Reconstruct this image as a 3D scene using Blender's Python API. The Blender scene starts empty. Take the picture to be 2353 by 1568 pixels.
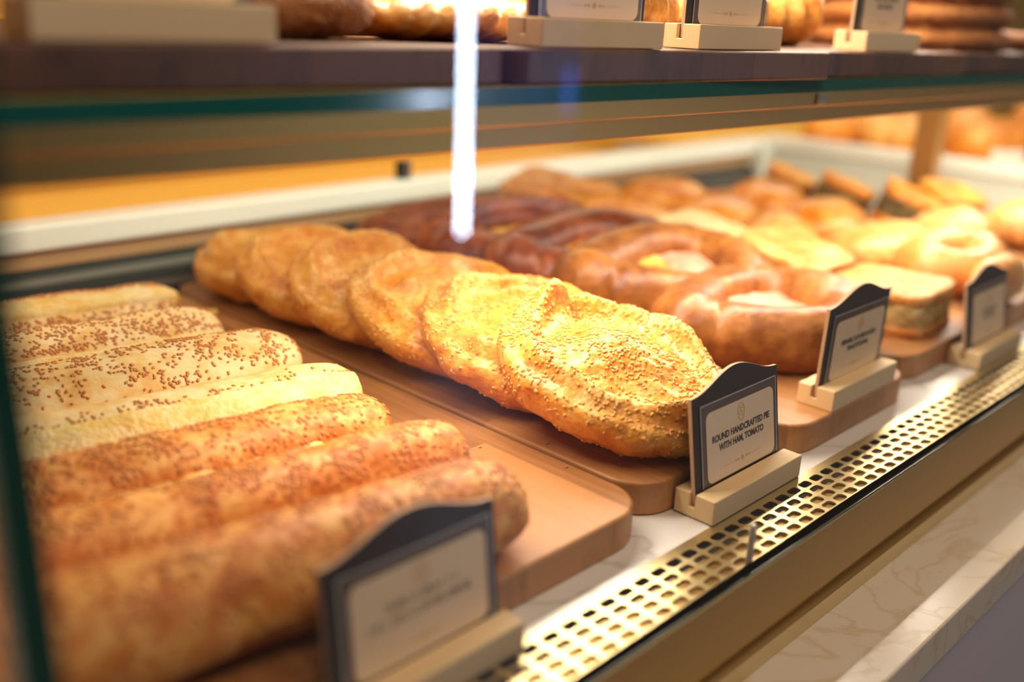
import bpy, math, random
import numpy as np
from mathutils import Matrix, Vector, noise as mnoise

random.seed(7)
rng = np.random.default_rng(11)
PI = math.pi
S = bpy.context.scene
COL = S.collection


# ----------------------------------------------------------------- helpers
def lin(r, g, b, a=1.0):
    f = lambda c: c / 12.92 if c <= 0.04045 else ((c + 0.055) / 1.055) ** 2.4
    return (f(r / 255.0), f(g / 255.0), f(b / 255.0), a)


def tag(o, label=None, cat=None, group=None, kind=None):
    if label:
        o['label'] = label
    if cat:
        o['category'] = cat
    if group:
        o['group'] = group
    if kind:
        o['kind'] = kind
    return o


def empty(name, loc, rot=(0, 0, 0), label=None, cat=None, group=None):
    o = bpy.data.objects.new(name, None)
    o.empty_display_size = 0.02
    o.location = loc
    o.rotation_euler = rot
    COL.objects.link(o)
    return tag(o, label, cat, group)


def mesh_obj(name, verts, faces, mat, parent=None, smooth=True, mats=None, midx=None):
    me = bpy.data.meshes.new(name)
    if isinstance(faces, np.ndarray):
        v = np.asarray(verts, dtype=np.float32)
        nf, k = faces.shape
        me.vertices.add(len(v))
        me.vertices.foreach_set('co', v.ravel())
        me.loops.add(nf * k)
        me.loops.foreach_set('vertex_index', faces.astype(np.int32).ravel())
        me.polygons.add(nf)
        me.polygons.foreach_set('loop_start', (np.arange(nf) * k).astype(np.int32))
        me.update(calc_edges=True)
    else:
        me.from_pydata([tuple(map(float, p)) for p in verts], [], [tuple(map(int, f)) for f in faces])
        me.update()
    for m in (mats or [mat]):
        me.materials.append(m)
    if midx is not None:
        me.polygons.foreach_set('material_index', np.asarray(midx, dtype=np.int32))
    if smooth:
        me.polygons.foreach_set('use_smooth', np.ones(len(me.polygons), dtype=bool))
    me.validate()
    o = bpy.data.objects.new(name, me)
    COL.objects.link(o)
    if parent:
        o.parent = parent
    return o


def bevel(o, w=0.001, seg=2, angle=0.6):
    m = o.modifiers.new('bevel', 'BEVEL')
    m.width = w
    m.segments = seg
    m.limit_method = 'ANGLE'
    m.angle_limit = angle
    return o


def boxv(x0, x1, y0, y1, z0, z1):
    v = [(x0, y0, z0), (x1, y0, z0), (x1, y1, z0), (x0, y1, z0), (x0, y0, z1), (x1, y0, z1), (x1, y1, z1), (x0, y1, z1)]
    f = [(0, 3, 2, 1), (4, 5, 6, 7), (0, 1, 5, 4), (1, 2, 6, 5), (2, 3, 7, 6), (3, 0, 4, 7)]
    return v, f


def box(name, b, mat, parent=None, bev=0.0, seg=2):
    v, f = boxv(*b)
    o = mesh_obj(name, v, f, mat, parent, smooth=False)
    if bev:
        bevel(o, bev, seg)
    return o


def prism(name, poly, y0, y1, mat, parent=None, axis='y', bev=0.0, mats=None, sidemat=None):
    """poly: outline points; axis y: poly in xz, extruded along y; axis z: poly in xy; axis x: poly in yz."""
    n = len(poly)
    def P(p, t):
        if axis == 'y':
            return (p[0], t, p[1])
        if axis == 'z':
            return (p[0], p[1], t)
        return (t, p[0], p[1])
    v = [P(p, y0) for p in poly] + [P(p, y1) for p in poly]
    f = [tuple(range(n)), tuple(range(2 * n - 1, n - 1, -1))]
    mi = [0, 0]
    for i in range(n):
        j = (i + 1) % n
        f.append((i, i + n, j + n, j))
        mi.append(1 if sidemat else 0)
    o = mesh_obj(name, v, f, mat, parent, smooth=False, mats=mats, midx=mi if sidemat else None)
    # consistent normals
    import bmesh
    bm = bmesh.new()
    bm.from_mesh(o.data)
    bmesh.ops.recalc_face_normals(bm, faces=bm.faces)
    bm.to_mesh(o.data)
    bm.free()
    if bev:
        bevel(o, bev, 2)
    return o


def rrect(x0, x1, y0, y1, r, n=8):
    p = []
    for cx, cy, a0 in ((x1 - r, y0 + r, -90), (x1 - r, y1 - r, 0), (x0 + r, y1 - r, 90), (x0 + r, y0 + r, 180)):
        for i in range(n + 1):
            a = math.radians(a0 + 90 * i / n)
            p.append((cx + r * math.cos(a), cy + r * math.sin(a)))
    return p


def fbm(p, seed, octv=3):
    q = Vector((p[0] + seed * 13.7, p[1] - seed * 7.3, p[2] + seed * 3.1))
    s, a, t = 0.0, 1.0, 0.0
    for _ in range(octv):
        s += a * mnoise.noise(q)
        t += a
        q = q * 2.03
        a *= 0.5
    return s / t


def grid_faces(nu, nv, wrap_v=True, wrap_u=False):
    U = nu if wrap_u else nu - 1
    V = nv if wrap_v else nv - 1
    i, j = np.meshgrid(np.arange(U), np.arange(V), indexing='ij')
    i, j = i.ravel(), j.ravel()
    i2, j2 = (i + 1) % nu, (j + 1) % nv
    return np.stack([i * nv + j, i2 * nv + j, i2 * nv + j2, i * nv + j2], axis=1)


def displace(v, nrm, amp, freq, seed, octv=3):
    out = v.copy()
    for k in range(len(v)):
        out[k] += nrm[k] * amp * fbm(v[k] * freq, seed, octv)
    return out


def vert_normals(v, f):
    n = np.zeros_like(v)
    a, b, c, d = (v[f[:, i]] for i in range(4))
    fn = np.cross(c - a, d - b)
    for i in range(4):
        np.add.at(n, f[:, i], fn)
    l = np.linalg.norm(n, axis=1, keepdims=True)
    l[l == 0] = 1
    return n / l


# ----------------------------------------------------------------- materials
def new_mat(name):
    m = bpy.data.materials.new(name)
    m.use_nodes = True
    nt = m.node_tree
    b = nt.nodes['Principled BSDF']
    return m, nt, b


def simple(name, col, rough=0.5, metal=0.0, spec=None, bump=0.0, bscale=200.0, var=0.0, vscale=20.0):
    m, nt, b = new_mat(name)
    b.inputs['Base Color'].default_value = col
    b.inputs['Roughness'].default_value = rough
    b.inputs['Metallic'].default_value = metal
    if spec is not None:
        b.inputs['Specular IOR Level'].default_value = spec
    tc = nt.nodes.new('ShaderNodeTexCoord')
    if var:
        nz = nt.nodes.new('ShaderNodeTexNoise')
        nz.inputs['Scale'].default_value = vscale
        nz.inputs['Detail'].default_value = 4
        nt.links.new(tc.outputs['Object'], nz.inputs['Vector'])
        mx = nt.nodes.new('ShaderNodeMix')
        mx.data_type = 'RGBA'
        mx.inputs[6].default_value = tuple(c * (1 - var) for c in col[:3]) + (1,)
        mx.inputs[7].default_value = tuple(min(1, c * (1 + var)) for c in col[:3]) + (1,)
        nt.links.new(nz.outputs['Fac'], mx.inputs[0])
        nt.links.new(mx.outputs[2], b.inputs['Base Color'])
    if bump:
        nz2 = nt.nodes.new('ShaderNodeTexNoise')
        nz2.inputs['Scale'].default_value = bscale
        nz2.inputs['Detail'].default_value = 3
        nt.links.new(tc.outputs['Object'], nz2.inputs['Vector'])
        bp = nt.nodes.new('ShaderNodeBump')
        bp.inputs['Strength'].default_value = bump
        bp.inputs['Distance'].default_value = 0.001
        nt.links.new(nz2.outputs['Fac'], bp.inputs['Height'])
        nt.links.new(bp.outputs['Normal'], b.inputs['Normal'])
    return m


def emis(name, col, strength):
    m, nt, b = new_mat(name)
    nt.nodes.remove(b)
    e = nt.nodes.new('ShaderNodeEmission')
    e.inputs['Color'].default_value = col
    e.inputs['Strength'].default_value = strength
    nt.links.new(e.outputs[0], nt.nodes['Material Output'].inputs['Surface'])
    return m


def bread(name, stops, scale=30.0, bump=0.35, bscale=220.0, rough=0.45, detail=6.0, dist=0.002, coat=0.0, sss=0.0):
    """baked dough: colour ramp over two noises; stops = [(pos, colour), ...]"""
    m, nt, b = new_mat(name)
    N, L = nt.nodes, nt.links
    tc = N.new('ShaderNodeTexCoord')
    oi = N.new('ShaderNodeObjectInfo')
    add = N.new('ShaderNodeVectorMath')
    add.operation = 'ADD'
    sc = N.new('ShaderNodeVectorMath')
    sc.operation = 'SCALE'
    comb = N.new('ShaderNodeCombineXYZ')
    L.new(oi.outputs['Random'], comb.inputs[0])
    L.new(oi.outputs['Random'], comb.inputs[1])
    L.new(comb.outputs[0], sc.inputs[0])
    sc.inputs['Scale'].default_value = 9.0
    L.new(tc.outputs['Object'], add.inputs[0])
    L.new(sc.outputs[0], add.inputs[1])
    n1 = N.new('ShaderNodeTexNoise')
    n1.inputs['Scale'].default_value = scale
    n1.inputs['Detail'].default_value = detail
    n1.inputs['Roughness'].default_value = 0.6
    L.new(add.outputs[0], n1.inputs['Vector'])
    n2 = N.new('ShaderNodeTexNoise')
    n2.inputs['Scale'].default_value = scale * 4.5
    n2.inputs['Detail'].default_value = 4
    L.new(add.outputs[0], n2.inputs['Vector'])
    mixf = N.new('ShaderNodeMath')
    mixf.operation = 'MULTIPLY_ADD'
    mixf.inputs[1].default_value = 0.35
    L.new(n2.outputs['Fac'], mixf.inputs[0])
    m2 = N.new('ShaderNodeMath')
    m2.operation = 'MULTIPLY'
    m2.inputs[1].default_value = 0.65
    L.new(n1.outputs['Fac'], m2.inputs[0])
    L.new(m2.outputs[0], mixf.inputs[2])
    r = N.new('ShaderNodeValToRGB')
    el = r.color_ramp.elements
    while len(el) < len(stops):
        el.new(0.5)
    for e, (p, c) in zip(el, stops):
        e.position = p
        e.color = (c[0], c[1] * 0.93, c[2] * 0.78, 1)
    L.new(mixf.outputs[0], r.inputs['Fac'])
    L.new(r.outputs['Color'], b.inputs['Base Color'])
    n3 = N.new('ShaderNodeTexNoise')
    n3.inputs['Scale'].default_value = bscale
    n3.inputs['Detail'].default_value = 4
    L.new(add.outputs[0], n3.inputs['Vector'])
    bp = N.new('ShaderNodeBump')
    bp.inputs['Strength'].default_value = bump
    bp.inputs['Distance'].default_value = dist
    L.new(n3.outputs['Fac'], bp.inputs['Height'])
    L.new(bp.outputs['Normal'], b.inputs['Normal'])
    b.inputs['Roughness'].default_value = rough
    b.inputs['Specular IOR Level'].default_value = 0.35
    if coat:
        b.inputs['Coat Weight'].default_value = coat
        b.inputs['Coat Roughness'].default_value = 0.25
    return m


def wood(name, light, dark, strip=0.045, length=0.42, axis='y', grain=1.0, rough=0.45):
    """glued-up strips: tone per strip, fine grain along the strip"""
    m, nt, b = new_mat(name)
    N, L = nt.nodes, nt.links
    tc = N.new('ShaderNodeTexCoord')
    sp = N.new('ShaderNodeSeparateXYZ')
    L.new(tc.outputs['Object'], sp.inputs[0])
    across, along = (0, 1) if axis == 'y' else (1, 0)

    def math_(op, a, bb):
        n = N.new('ShaderNodeMath')
        n.operation = op
        for i, q in enumerate((a, bb)):
            if q is None:
                continue
            if isinstance(q, (int, float)):
                n.inputs[i].default_value = q
            else:
                L.new(q, n.inputs[i])
        return n.outputs[0]
    ix = math_('FLOOR', math_('DIVIDE', sp.outputs[across], strip), None)
    wn = N.new('ShaderNodeTexWhiteNoise')
    wn.noise_dimensions = '1D'
    L.new(ix, wn.inputs['W'])
    yo = math_('ADD', math_('DIVIDE', sp.outputs[along], length), math_('MULTIPLY', wn.outputs['Value'], 5.0))
    iy = math_('FLOOR', yo, None)
    wn2 = N.new('ShaderNodeTexWhiteNoise')
    wn2.noise_dimensions = '2D'
    c2 = N.new('ShaderNodeCombineXYZ')
    L.new(ix, c2.inputs[0])
    L.new(iy, c2.inputs[1])
    L.new(c2.outputs[0], wn2.inputs['Vector'])
    # grain
    mp = N.new('ShaderNodeMapping')
    sv = [140.0, 140.0, 60.0]
    sv[along] = 7.0
    mp.inputs['Scale'].default_value = sv
    cadd = N.new('ShaderNodeVectorMath')
    cadd.operation = 'ADD'
    L.new(tc.outputs['Object'], cadd.inputs[0])
    L.new(wn2.outputs['Color'], cadd.inputs[1])
    L.new(cadd.outputs[0], mp.inputs['Vector'])
    nz = N.new('ShaderNodeTexNoise')
    nz.inputs['Scale'].default_value = 1.0
    nz.inputs['Detail'].default_value = 5
    nz.inputs['Roughness'].default_value = 0.65
    L.new(mp.outputs[0], nz.inputs['Vector'])
    f = math_('ADD', math_('MULTIPLY', wn2.outputs['Value'], 0.75), math_('MULTIPLY', math_('SUBTRACT', nz.outputs['Fac'], 0.28), 0.95 * grain))
    r = N.new('ShaderNodeValToRGB')
    r.color_ramp.elements[0].color = dark
    r.color_ramp.elements[0].position = 0.1
    r.color_ramp.elements[1].color = light
    r.color_ramp.elements[1].position = 0.85
    L.new(f, r.inputs['Fac'])
    L.new(r.outputs['Color'], b.inputs['Base Color'])
    b.inputs['Roughness'].default_value = rough
    bp = N.new('ShaderNodeBump')
    bp.inputs['Strength'].default_value = 0.15
    bp.inputs['Distance'].default_value = 0.0006
    L.new(nz.outputs['Fac'], bp.inputs['Height'])
    L.new(bp.outputs['Normal'], b.inputs['Normal'])
    return m


def marble(name, base, vein, rough=0.25):
    m, nt, b = new_mat(name)
    N, L = nt.nodes, nt.links
    tc = N.new('ShaderNodeTexCoord')
    nz = N.new('ShaderNodeTexNoise')
    nz.inputs['Scale'].default_value = 9
    nz.inputs['Detail'].default_value = 8
    nz.inputs['Distortion'].default_value = 1.3
    L.new(tc.outputs['Object'], nz.inputs['Vector'])
    r = N.new('ShaderNodeValToRGB')
    e = r.color_ramp.elements
    e[0].position = 0.47
    e[0].color = base
    e[1].position = 0.53
    e[1].color = base
    k = e.new(0.5)
    k.color = vein
    L.new(nz.outputs['Fac'], r.inputs['Fac'])
    L.new(r.outputs['Color'], b.inputs['Base Color'])
    b.inputs['Roughness'].default_value = rough
    return m


def clear_glass(name, tint=(0.985, 0.987, 0.980, 1), refl=1.0):
    """thin sheet glass: clear through, mirror share by Fresnel"""
    m, nt, b = new_mat(name)
    nt.nodes.remove(b)
    N, L = nt.nodes, nt.links
    t = N.new('ShaderNodeBsdfTransparent')
    t.inputs['Color'].default_value = tint
    g = N.new('ShaderNodeBsdfGlossy')
    g.inputs['Roughness'].default_value = 0.0
    g.inputs['Color'].default_value = (refl, refl, refl, 1)
    fr = N.new('ShaderNodeFresnel')
    fr.inputs['IOR'].default_value = 1.5
    geo = N.new('ShaderNodeNewGeometry')
    mxr = N.new('ShaderNodeMath')
    mxr.operation = 'SUBTRACT'
    mxr.inputs[0].default_value = 1.0
    L.new(geo.outputs['Backfacing'], mxr.inputs[1])
    mul = N.new('ShaderNodeMath')
    mul.operation = 'MULTIPLY'
    L.new(fr.outputs[0], mul.inputs[0])
    L.new(mxr.outputs[0], mul.inputs[1])
    mx = N.new('ShaderNodeMixShader')
    L.new(mul.outputs[0], mx.inputs[0])
    L.new(t.outputs[0], mx.inputs[1])
    L.new(g.outputs[0], mx.inputs[2])
    L.new(mx.outputs[0], N['Material Output'].inputs['Surface'])
    return m


M = {}
M['board'] = wood('beech_board', lin(192, 134, 78), lin(118, 70, 33))
M['board_dark'] = wood('walnut_board', lin(112, 72, 44), lin(46, 26, 15), strip=0.06, length=0.3)
M['pine'] = wood('pine_block', lin(244, 214, 162), lin(226, 190, 138), strip=0.2, length=2.0, axis='x', grain=0.8, rough=0.6)
M['marble'] = marble('white_marble', lin(240, 236, 230), lin(206, 202, 196), 0.3)
M['ledge'] = marble('cream_marble', lin(214, 200, 176), lin(203, 184, 152), 0.22)
M['gold'] = simple('brushed_brass', lin(222, 202, 150), 0.36, 1.0, bump=0.05, bscale=900)
M['gold_face'] = simple('satin_bronze', lin(176, 140, 82), 0.45, 0.85)
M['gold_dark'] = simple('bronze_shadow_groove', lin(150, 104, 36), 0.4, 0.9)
M['channel'] = simple('dark_air_channel', lin(62, 57, 50), 0.6)
M['white'] = simple('white_lacquer', lin(236, 226, 220), 0.35)
M['white_panel'] = simple('off_white_panel', lin(208, 202, 194), 0.5)
M['tan'] = simple('tan_strip', lin(186, 140, 104), 0.5)
M['louvre'] = simple('grey_louvre', lin(104, 90, 80), 0.5)
M['black'] = simple('black_recess', lin(22, 18, 16), 0.6)
M['lavender'] = simple('grey_front_panel', lin(190, 176, 172), 0.5)
M['golden_wall'] = simple('golden_wall_paint', lin(226, 168, 62), 0.5, var=0.04, vscale=3)
M['golden_top'] = simple('golden_counter', lin(240, 196, 92), 0.4)
M['glass'] = clear_glass('clear_glass')
M['glass_edge'] = simple('green_glass_edge', lin(22, 64, 54), 0.15)
M['shelf_glass'] = clear_glass('shelf_glass', (0.72, 0.86, 0.80, 1))
M['shelf_edge'] = simple('teal_glass_edge', lin(24, 96, 88), 0.12, spec=0.6)
M['slate'] = simple('slate_grey_board', lin(66, 56, 50), 0.6, spec=0.2, bump=0.06, bscale=700)
M['mdf'] = simple('tan_board_edge', lin(196, 160, 126), 0.6)
M['sleeve'] = simple('brown_card_sleeve', lin(104, 84, 68), 0.3, spec=0.4)
M['plastic_line'] = simple('clear_sleeve_rim', lin(190, 196, 190), 0.15)
M['paper'] = simple('cream_card', lin(244, 214, 170), 0.35)
M['ink'] = simple('brown_black_ink', lin(70, 56, 50), 0.6)
M['gold_ink'] = simple('gold_ink', lin(222, 172, 72), 0.5)
M['clip'] = simple('clear_plastic_clip', lin(200, 190, 170), 0.15, spec=0.6)
M['grey_metal'] = simple('grey_metal', lin(120, 116, 116), 0.4, 0.8)
M['post'] = simple('bronze_post', lin(176, 132, 76), 0.4, 0.6)

W_ = lin(255, 236, 190)
M['stick'] = bread('pale_stick_crust', [(0.30, lin(234, 170, 96)), (0.44, lin(248, 210, 140)), (0.56, lin(254, 234, 186))], 26, 0.25, 260, 0.5)
M['stick_brown'] = bread('golden_stick_crust', [(0.32, lin(168, 86, 26)), (0.46, lin(216, 134, 60)), (0.60, lin(244, 190, 116))], 55, 0.3, 260, 0.5)
M['crumb'] = bread('pale_crumb', [(0.3, lin(242, 186, 88)), (0.45, lin(252, 220, 140)), (0.6, lin(255, 238, 190))], 40, 0.5, 300, 0.7, dist=0.003)
M['cheese'] = bread('yellow_cheese', [(0.3, lin(240, 180, 50)), (0.6, lin(255, 226, 130))], 30, 0.5, 150, 0.35)
M['seed'] = simple('toasted_sesame', lin(212, 140, 76), 0.4, var=0.25, vscale=400)
M['seed_gold'] = simple('golden_sesame', lin(232, 174, 92), 0.35, var=0.2, vscale=400)
M['pie'] = bread('golden_pie_crust', [(0.30, lin(184, 98, 28)), (0.42, lin(228, 150, 54)), (0.54, lin(243, 184, 92)), (0.68, lin(252, 220, 160))], 36, 0.6, 170, 0.30, dist=0.004, coat=0.25)
M['boat'] = bread('brown_boat_crust', [(0.30, lin(94, 46, 16)), (0.45, lin(138, 82, 34)), (0.60, lin(176, 116, 56)), (0.72, lin(206, 152, 88))], 22, 0.45, 200, 0.42, coat=0.12)
M['boat_dark'] = bread('reflection_tinted_crust', [(0.30, lin(86, 40, 24)), (0.5, lin(140, 72, 42)), (0.68, lin(186, 110, 66))], 22, 0.3, 320, 0.38, coat=0.2)  # boat crust with the dark purplish tone of the blue reflection painted in
M['ham'] = bread('baked_ham', [(0.28, lin(200, 90, 60)), (0.42, lin(234, 150, 132)), (0.62, lin(246, 190, 178))], 22, 0.25, 90, 0.3, coat=0.3)
M['melt'] = bread('browned_melted_cheese', [(0.30, lin(120, 44, 20)), (0.40, lin(226, 130, 40)), (0.52, lin(250, 202, 100)), (0.66, lin(255, 232, 160))], 34, 0.6, 120, 0.3, dist=0.004, coat=0.3)
M['phyllo'] = bread('golden_phyllo', [(0.32, lin(172, 92, 30)), (0.46, lin(218, 148, 74)), (0.62, lin(242, 196, 134))], 34, 0.6, 120, 0.45, dist=0.003)
M['orange'] = bread('orange_glazed_crust', [(0.30, lin(168, 84, 20)), (0.45, lin(222, 138, 44)), (0.62, lin(246, 186, 92))], 24, 0.4, 120, 0.35, coat=0.3)
M['cream'] = bread('white_cream_cheese', [(0.3, lin(244, 200, 120)), (0.55, lin(254, 232, 188))], 40, 0.5, 140, 0.6)
M['layers'] = bread('layered_filling', [(0.32, lin(150, 116, 56)), (0.46, lin(216, 190, 128)), (0.6, lin(244, 226, 176))], 90, 0.9, 260, 0.6, dist=0.004)
M['spinach'] = bread('dark_green_filling', [(0.34, lin(48, 44, 30)), (0.5, lin(104, 92, 60)), (0.66, lin(190, 170, 116))], 70, 0.8, 200, 0.6, dist=0.004)
M['ring_brown'] = bread('brown_sesame_crust', [(0.30, lin(110, 58, 20)), (0.48, lin(168, 102, 44)), (0.65, lin(206, 146, 80))], 60, 0.9, 320, 0.5, dist=0.004)
M['croissant'] = bread('croissant_crust', [(0.30, lin(170, 92, 30)), (0.46, lin(226, 160, 76)), (0.62, lin(248, 208, 134))], 34, 0.6, 150, 0.35, dist=0.003, coat=0.2)
M['puff'] = bread('pale_puff_crust', [(0.32, lin(182, 104, 38)), (0.46, lin(220, 152, 78)), (0.62, lin(240, 192, 128))], 20, 0.35, 120, 0.45, coat=0.2)
M['seed_dark'] = simple('brown_sesame', lin(190, 134, 78), 0.45, var=0.25, vscale=400)


# ----------------------------------------------------------------- seeds
def seed_proto(nr=4, na=6):
    v = [(-0.5, 0, 0)]
    for i in range(1, nr):
        t = i / nr
        x = -0.5 + t
        w = 0.34 * math.sin(PI * t) ** 0.8 * (0.55 + 0.75 * t)
        for j in range(na):
            a = 2 * PI * j / na
            v.append((x, w * math.cos(a), 0.62 * w * math.sin(a)))
    v.append((0.5, 0, 0))
    f = []
    for j in range(na):
        k = (j + 1) % na
        f.append((0, 1 + k, 1 + j))
        for i in range(nr - 2):
            a = 1 + i * na
            f.append((a + j, a + k, a + na + k))
            f.append((a + j, a + na + k, a + na + j))
        a = 1 + (nr - 2) * na
        f.append((a + j, a + k, len(v) - 1))
    return np.array(v), np.array(f)


SV, SF = seed_proto()


def scatter(name, v, f, count, mat, parent, weight=None, size=0.0033, clump=0.0, seed=0, lift=0.0003):
    """a coat of sesame on the quads (v, f)"""
    g = np.random.default_rng(100 + seed)
    a, b, c, d = (v[f[:, i]] for i in range(4))
    cen = (a + b + c + d) / 4
    fn = np.cross(c - a, d - b)
    area = np.linalg.norm(fn, axis=1) / 2
    ok = area > 1e-12
    fn[ok] /= (2 * area[ok])[:, None]
    w = area.copy()
    if weight is not None:
        w = w * np.array([weight(p, n) for p, n in zip(cen, fn)])
    if clump:
        w = w * np.array([max(0.0, 1.0 + clump * 2.4 * fbm(p * 55.0, seed + 3, 2)) ** 2 for p in cen])
    if w.sum() <= 0:
        return None
    idx = g.choice(len(f), size=count, p=w / w.sum())
    s, t = g.random(count)[:, None], g.random(count)[:, None]
    pos = (a[idx] * (1 - s) + b[idx] * s) * (1 - t) + (d[idx] * (1 - s) + c[idx] * s) * t
    n = fn[idx] + g.normal(0, 0.12, (count, 3))
    n /= np.linalg.norm(n, axis=1)[:, None]
    r = g.normal(size=(count, 3))
    x = np.cross(n, r)
    x /= np.linalg.norm(x, axis=1)[:, None]
    y = np.cross(n, x)
    sz = size * g.uniform(0.8, 1.15, (count, 1, 1))
    V = (SV[None, :, 0:1] * x[:, None] + SV[None, :, 1:2] * y[:, None] + SV[None, :, 2:3] * n[:, None]) * sz + (pos + n * lift)[:, None]
    F = SF[None] + (np.arange(count) * len(SV))[:, None, None]
    o = mesh_obj(name, V.reshape(-1, 3), F.reshape(-1, 3), mat, parent)
    o['kind'] = 'stuff'
    return o


# ----------------------------------------------------------------- pastries
def log_mesh(L, W, H, nu=64, nv=32, p=5.0, flat=0.75, seed=0, amp=0.003, freq=28, bend=0.0, ridges=None, taper=None):
    """loaf along x, resting on z=0"""
    u = np.sin(np.linspace(-PI / 2, PI / 2, nu))
    th = np.linspace(0, 2 * PI, nv, endpoint=False)
    V = np.zeros((nu, nv, 3))
    for i, t in enumerate(u):
        r = max(1e-3, (1 - abs(t) ** p)) ** (1 / 2.2)
        if taper:
            r *= taper(t)
        rr = np.full(nv, r)
        if ridges:
            rr = rr * np.array([ridges(t, a) for a in th])
        cy, cz = np.cos(th) * rr, np.sin(th) * rr
        cz = np.where(cz < 0, cz * flat, cz)
        V[i, :, 0] = t * L / 2
        V[i, :, 1] = cy * W / 2 + bend * (t * t - 0.3)
        V[i, :, 2] = cz * H / (1 + flat) + H * flat / (1 + flat)
    v = V.reshape(-1, 3)
    f = grid_faces(nu, nv)[:, ::-1].copy()
    n = vert_normals(v, f)
    v = displace(v, n, amp, freq, seed)
    v[:, 2] = np.maximum(v[:, 2], 0.0)
    return v, f, nu, nv


def band(v, nu, nv, a0, a1, u0, u1, off, seed, amp=0.002):
    """strip of a loaf between angles a0..a1 (degrees, 0 = +y, 90 = top, 180 = -y), raised by off"""
    j0, j1 = int(round(a0 / 360 * nv)), int(round(a1 / 360 * nv))
    g = v.reshape(nu, nv, 3)
    i0, i1 = int(u0 * (nu - 1)), int(u1 * (nu - 1))
    js = [j % nv for j in range(j0, j1 + 1)]
    sub = g[i0:i1 + 1][:, js].copy()
    c = g[i0:i1 + 1].mean(axis=1, keepdims=True)
    d = sub - c
    d /= np.linalg.norm(d, axis=2, keepdims=True) + 1e-9
    su, sv = sub.shape[:2]
    edge = np.minimum(1, np.minimum(np.arange(sv), sv - 1 - np.arange(sv)) / 1.0)
    edge_u = np.minimum(1, np.minimum(np.arange(su), su - 1 - np.arange(su)) / 2.0)
    lift = (off + 0.0012) * edge[None, :, None] * edge_u[:, None, None] - 0.0012
    sub = sub + d * lift
    f = grid_faces(su, sv, wrap_v=False)[:, ::-1].copy()
    vv = sub.reshape(-1, 3)
    n = d.reshape(-1, 3)
    vv = vv + n * (amp * np.array([fbm(p * 90, seed, 3) for p in vv]))[:, None]
    return vv, f


def pie_mesh(R, T, seed, nr=48, na=112):
    """round filled pie: puffy rim, creased ring, dome of filling in the middle; bottom at z=0"""
    g = np.random.default_rng(seed)
    ph = g.uniform(0, 2 * PI, 6)
    V = np.zeros((nr, na, 3))
    for i in range(nr):
        s = i / (nr - 1)
        for j in range(na):
            a = 2 * PI * j / na
            wob = 1 + 0.024 * math.sin(3 * a + ph[0]) + 0.014 * math.sin(5 * a + ph[1]) + 0.008 * math.sin(11 * a + ph[2])
            if s < 0.68:
                q = s / 0.68
                r = 0.90 * q
                qq = q * (1 + 0.05 * math.sin(2 * a + ph[3]) + 0.03 * math.sin(5 * a + ph[4]))
                z = 0.60 + 0.34 * (0.5 + 0.5 * math.cos(PI * min(1.0, qq / 0.72)))
                z += (0.24 + 0.06 * math.sin(4 * a + ph[5])) * math.exp(-((q - 0.87) / 0.085) ** 2)
            else:
                k = (s - 0.68) / 0.32
                r = 0.90 + 0.13 * math.sin(PI * min(1, k * 1.05)) ** 0.85 - 0.26 * k * k
                z = 0.63 * (0.5 + 0.5 * math.cos(PI * k))
            V[i, j] = (R * r * wob * math.cos(a), R * r * wob * math.sin(a), T * z)
    v = V.reshape(-1, 3)
    f = grid_faces(nr, na)
    n = vert_normals(v, f)
    v = displace(v, n, 0.0042, 46, seed, 3)
    v = displace(v, n, 0.0015, 190, seed + 5, 2)
    v[:, 2] = np.maximum(v[:, 2], 0)
    return v, f


def boat_mesh(a, b, r, seed, nu=120, nv=24, pinch=(0.5,), knob=1.15, point=1.0, zs=1.02, amp=0.0035, flare=0.42):
    V = np.zeros((nu, nv, 3))
    for i in range(nu):
        t = 2 * PI * i / nu
        s = math.sin(t)
        cx, cy = a * math.cos(t), b * math.copysign(abs(s) ** point, s) * (1 + flare * (math.cos(t) - 0.15))
        rr = r * (1 + (knob - 1) * math.exp(-((abs(math.cos(t)) - 1) / 0.08) ** 2))
        for pc in pinch:
            for side, k in ((PI - pc, 0.26), (PI + 1.3 * pc, 0.10)):
                rr *= 1 - k * math.exp(-((t - side) / 0.055) ** 2)
        nx, ny = math.cos(t) / a, math.sin(t) / b
        l = math.hypot(nx, ny)
        nx, ny = nx / l, ny / l
        for j in range(nv):
            q = 2 * PI * j / nv
            z = r * zs * 0.86 + rr * zs * math.sin(q) * (1.0 if math.sin(q) > 0 else 0.86)
            V[i, j] = (cx + nx * rr * math.cos(q), cy + ny * rr * math.cos(q), z)
    v = V.reshape(-1, 3)
    f = grid_faces(nu, nv, True, True)
    n = vert_normals(v, f)
    v = displace(v, n, amp, 24, seed, 3)
    v = displace(v, n, 0.0010, 150, seed + 4, 2)
    v[:, 2] = np.maximum(v[:, 2], 0.0)
    return v, f


def disc_mesh(a, b, z0, seed, amp=0.004, nr=14, na=64, dome=0.004, freq=45):
    V = np.zeros((nr, na, 3))
    for i in range(nr):
        s = i / (nr - 1)
        for j in range(na):
            t = 2 * PI * j / na
            x, y = a * s * math.cos(t), b * s * math.sin(t)
            V[i, j] = (x, y, z0 + dome * (1 - s * s) + amp * fbm((x * freq, y * freq, seed), seed, 3))
    return V.reshape(-1, 3), grid_faces(nr, na)


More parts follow.
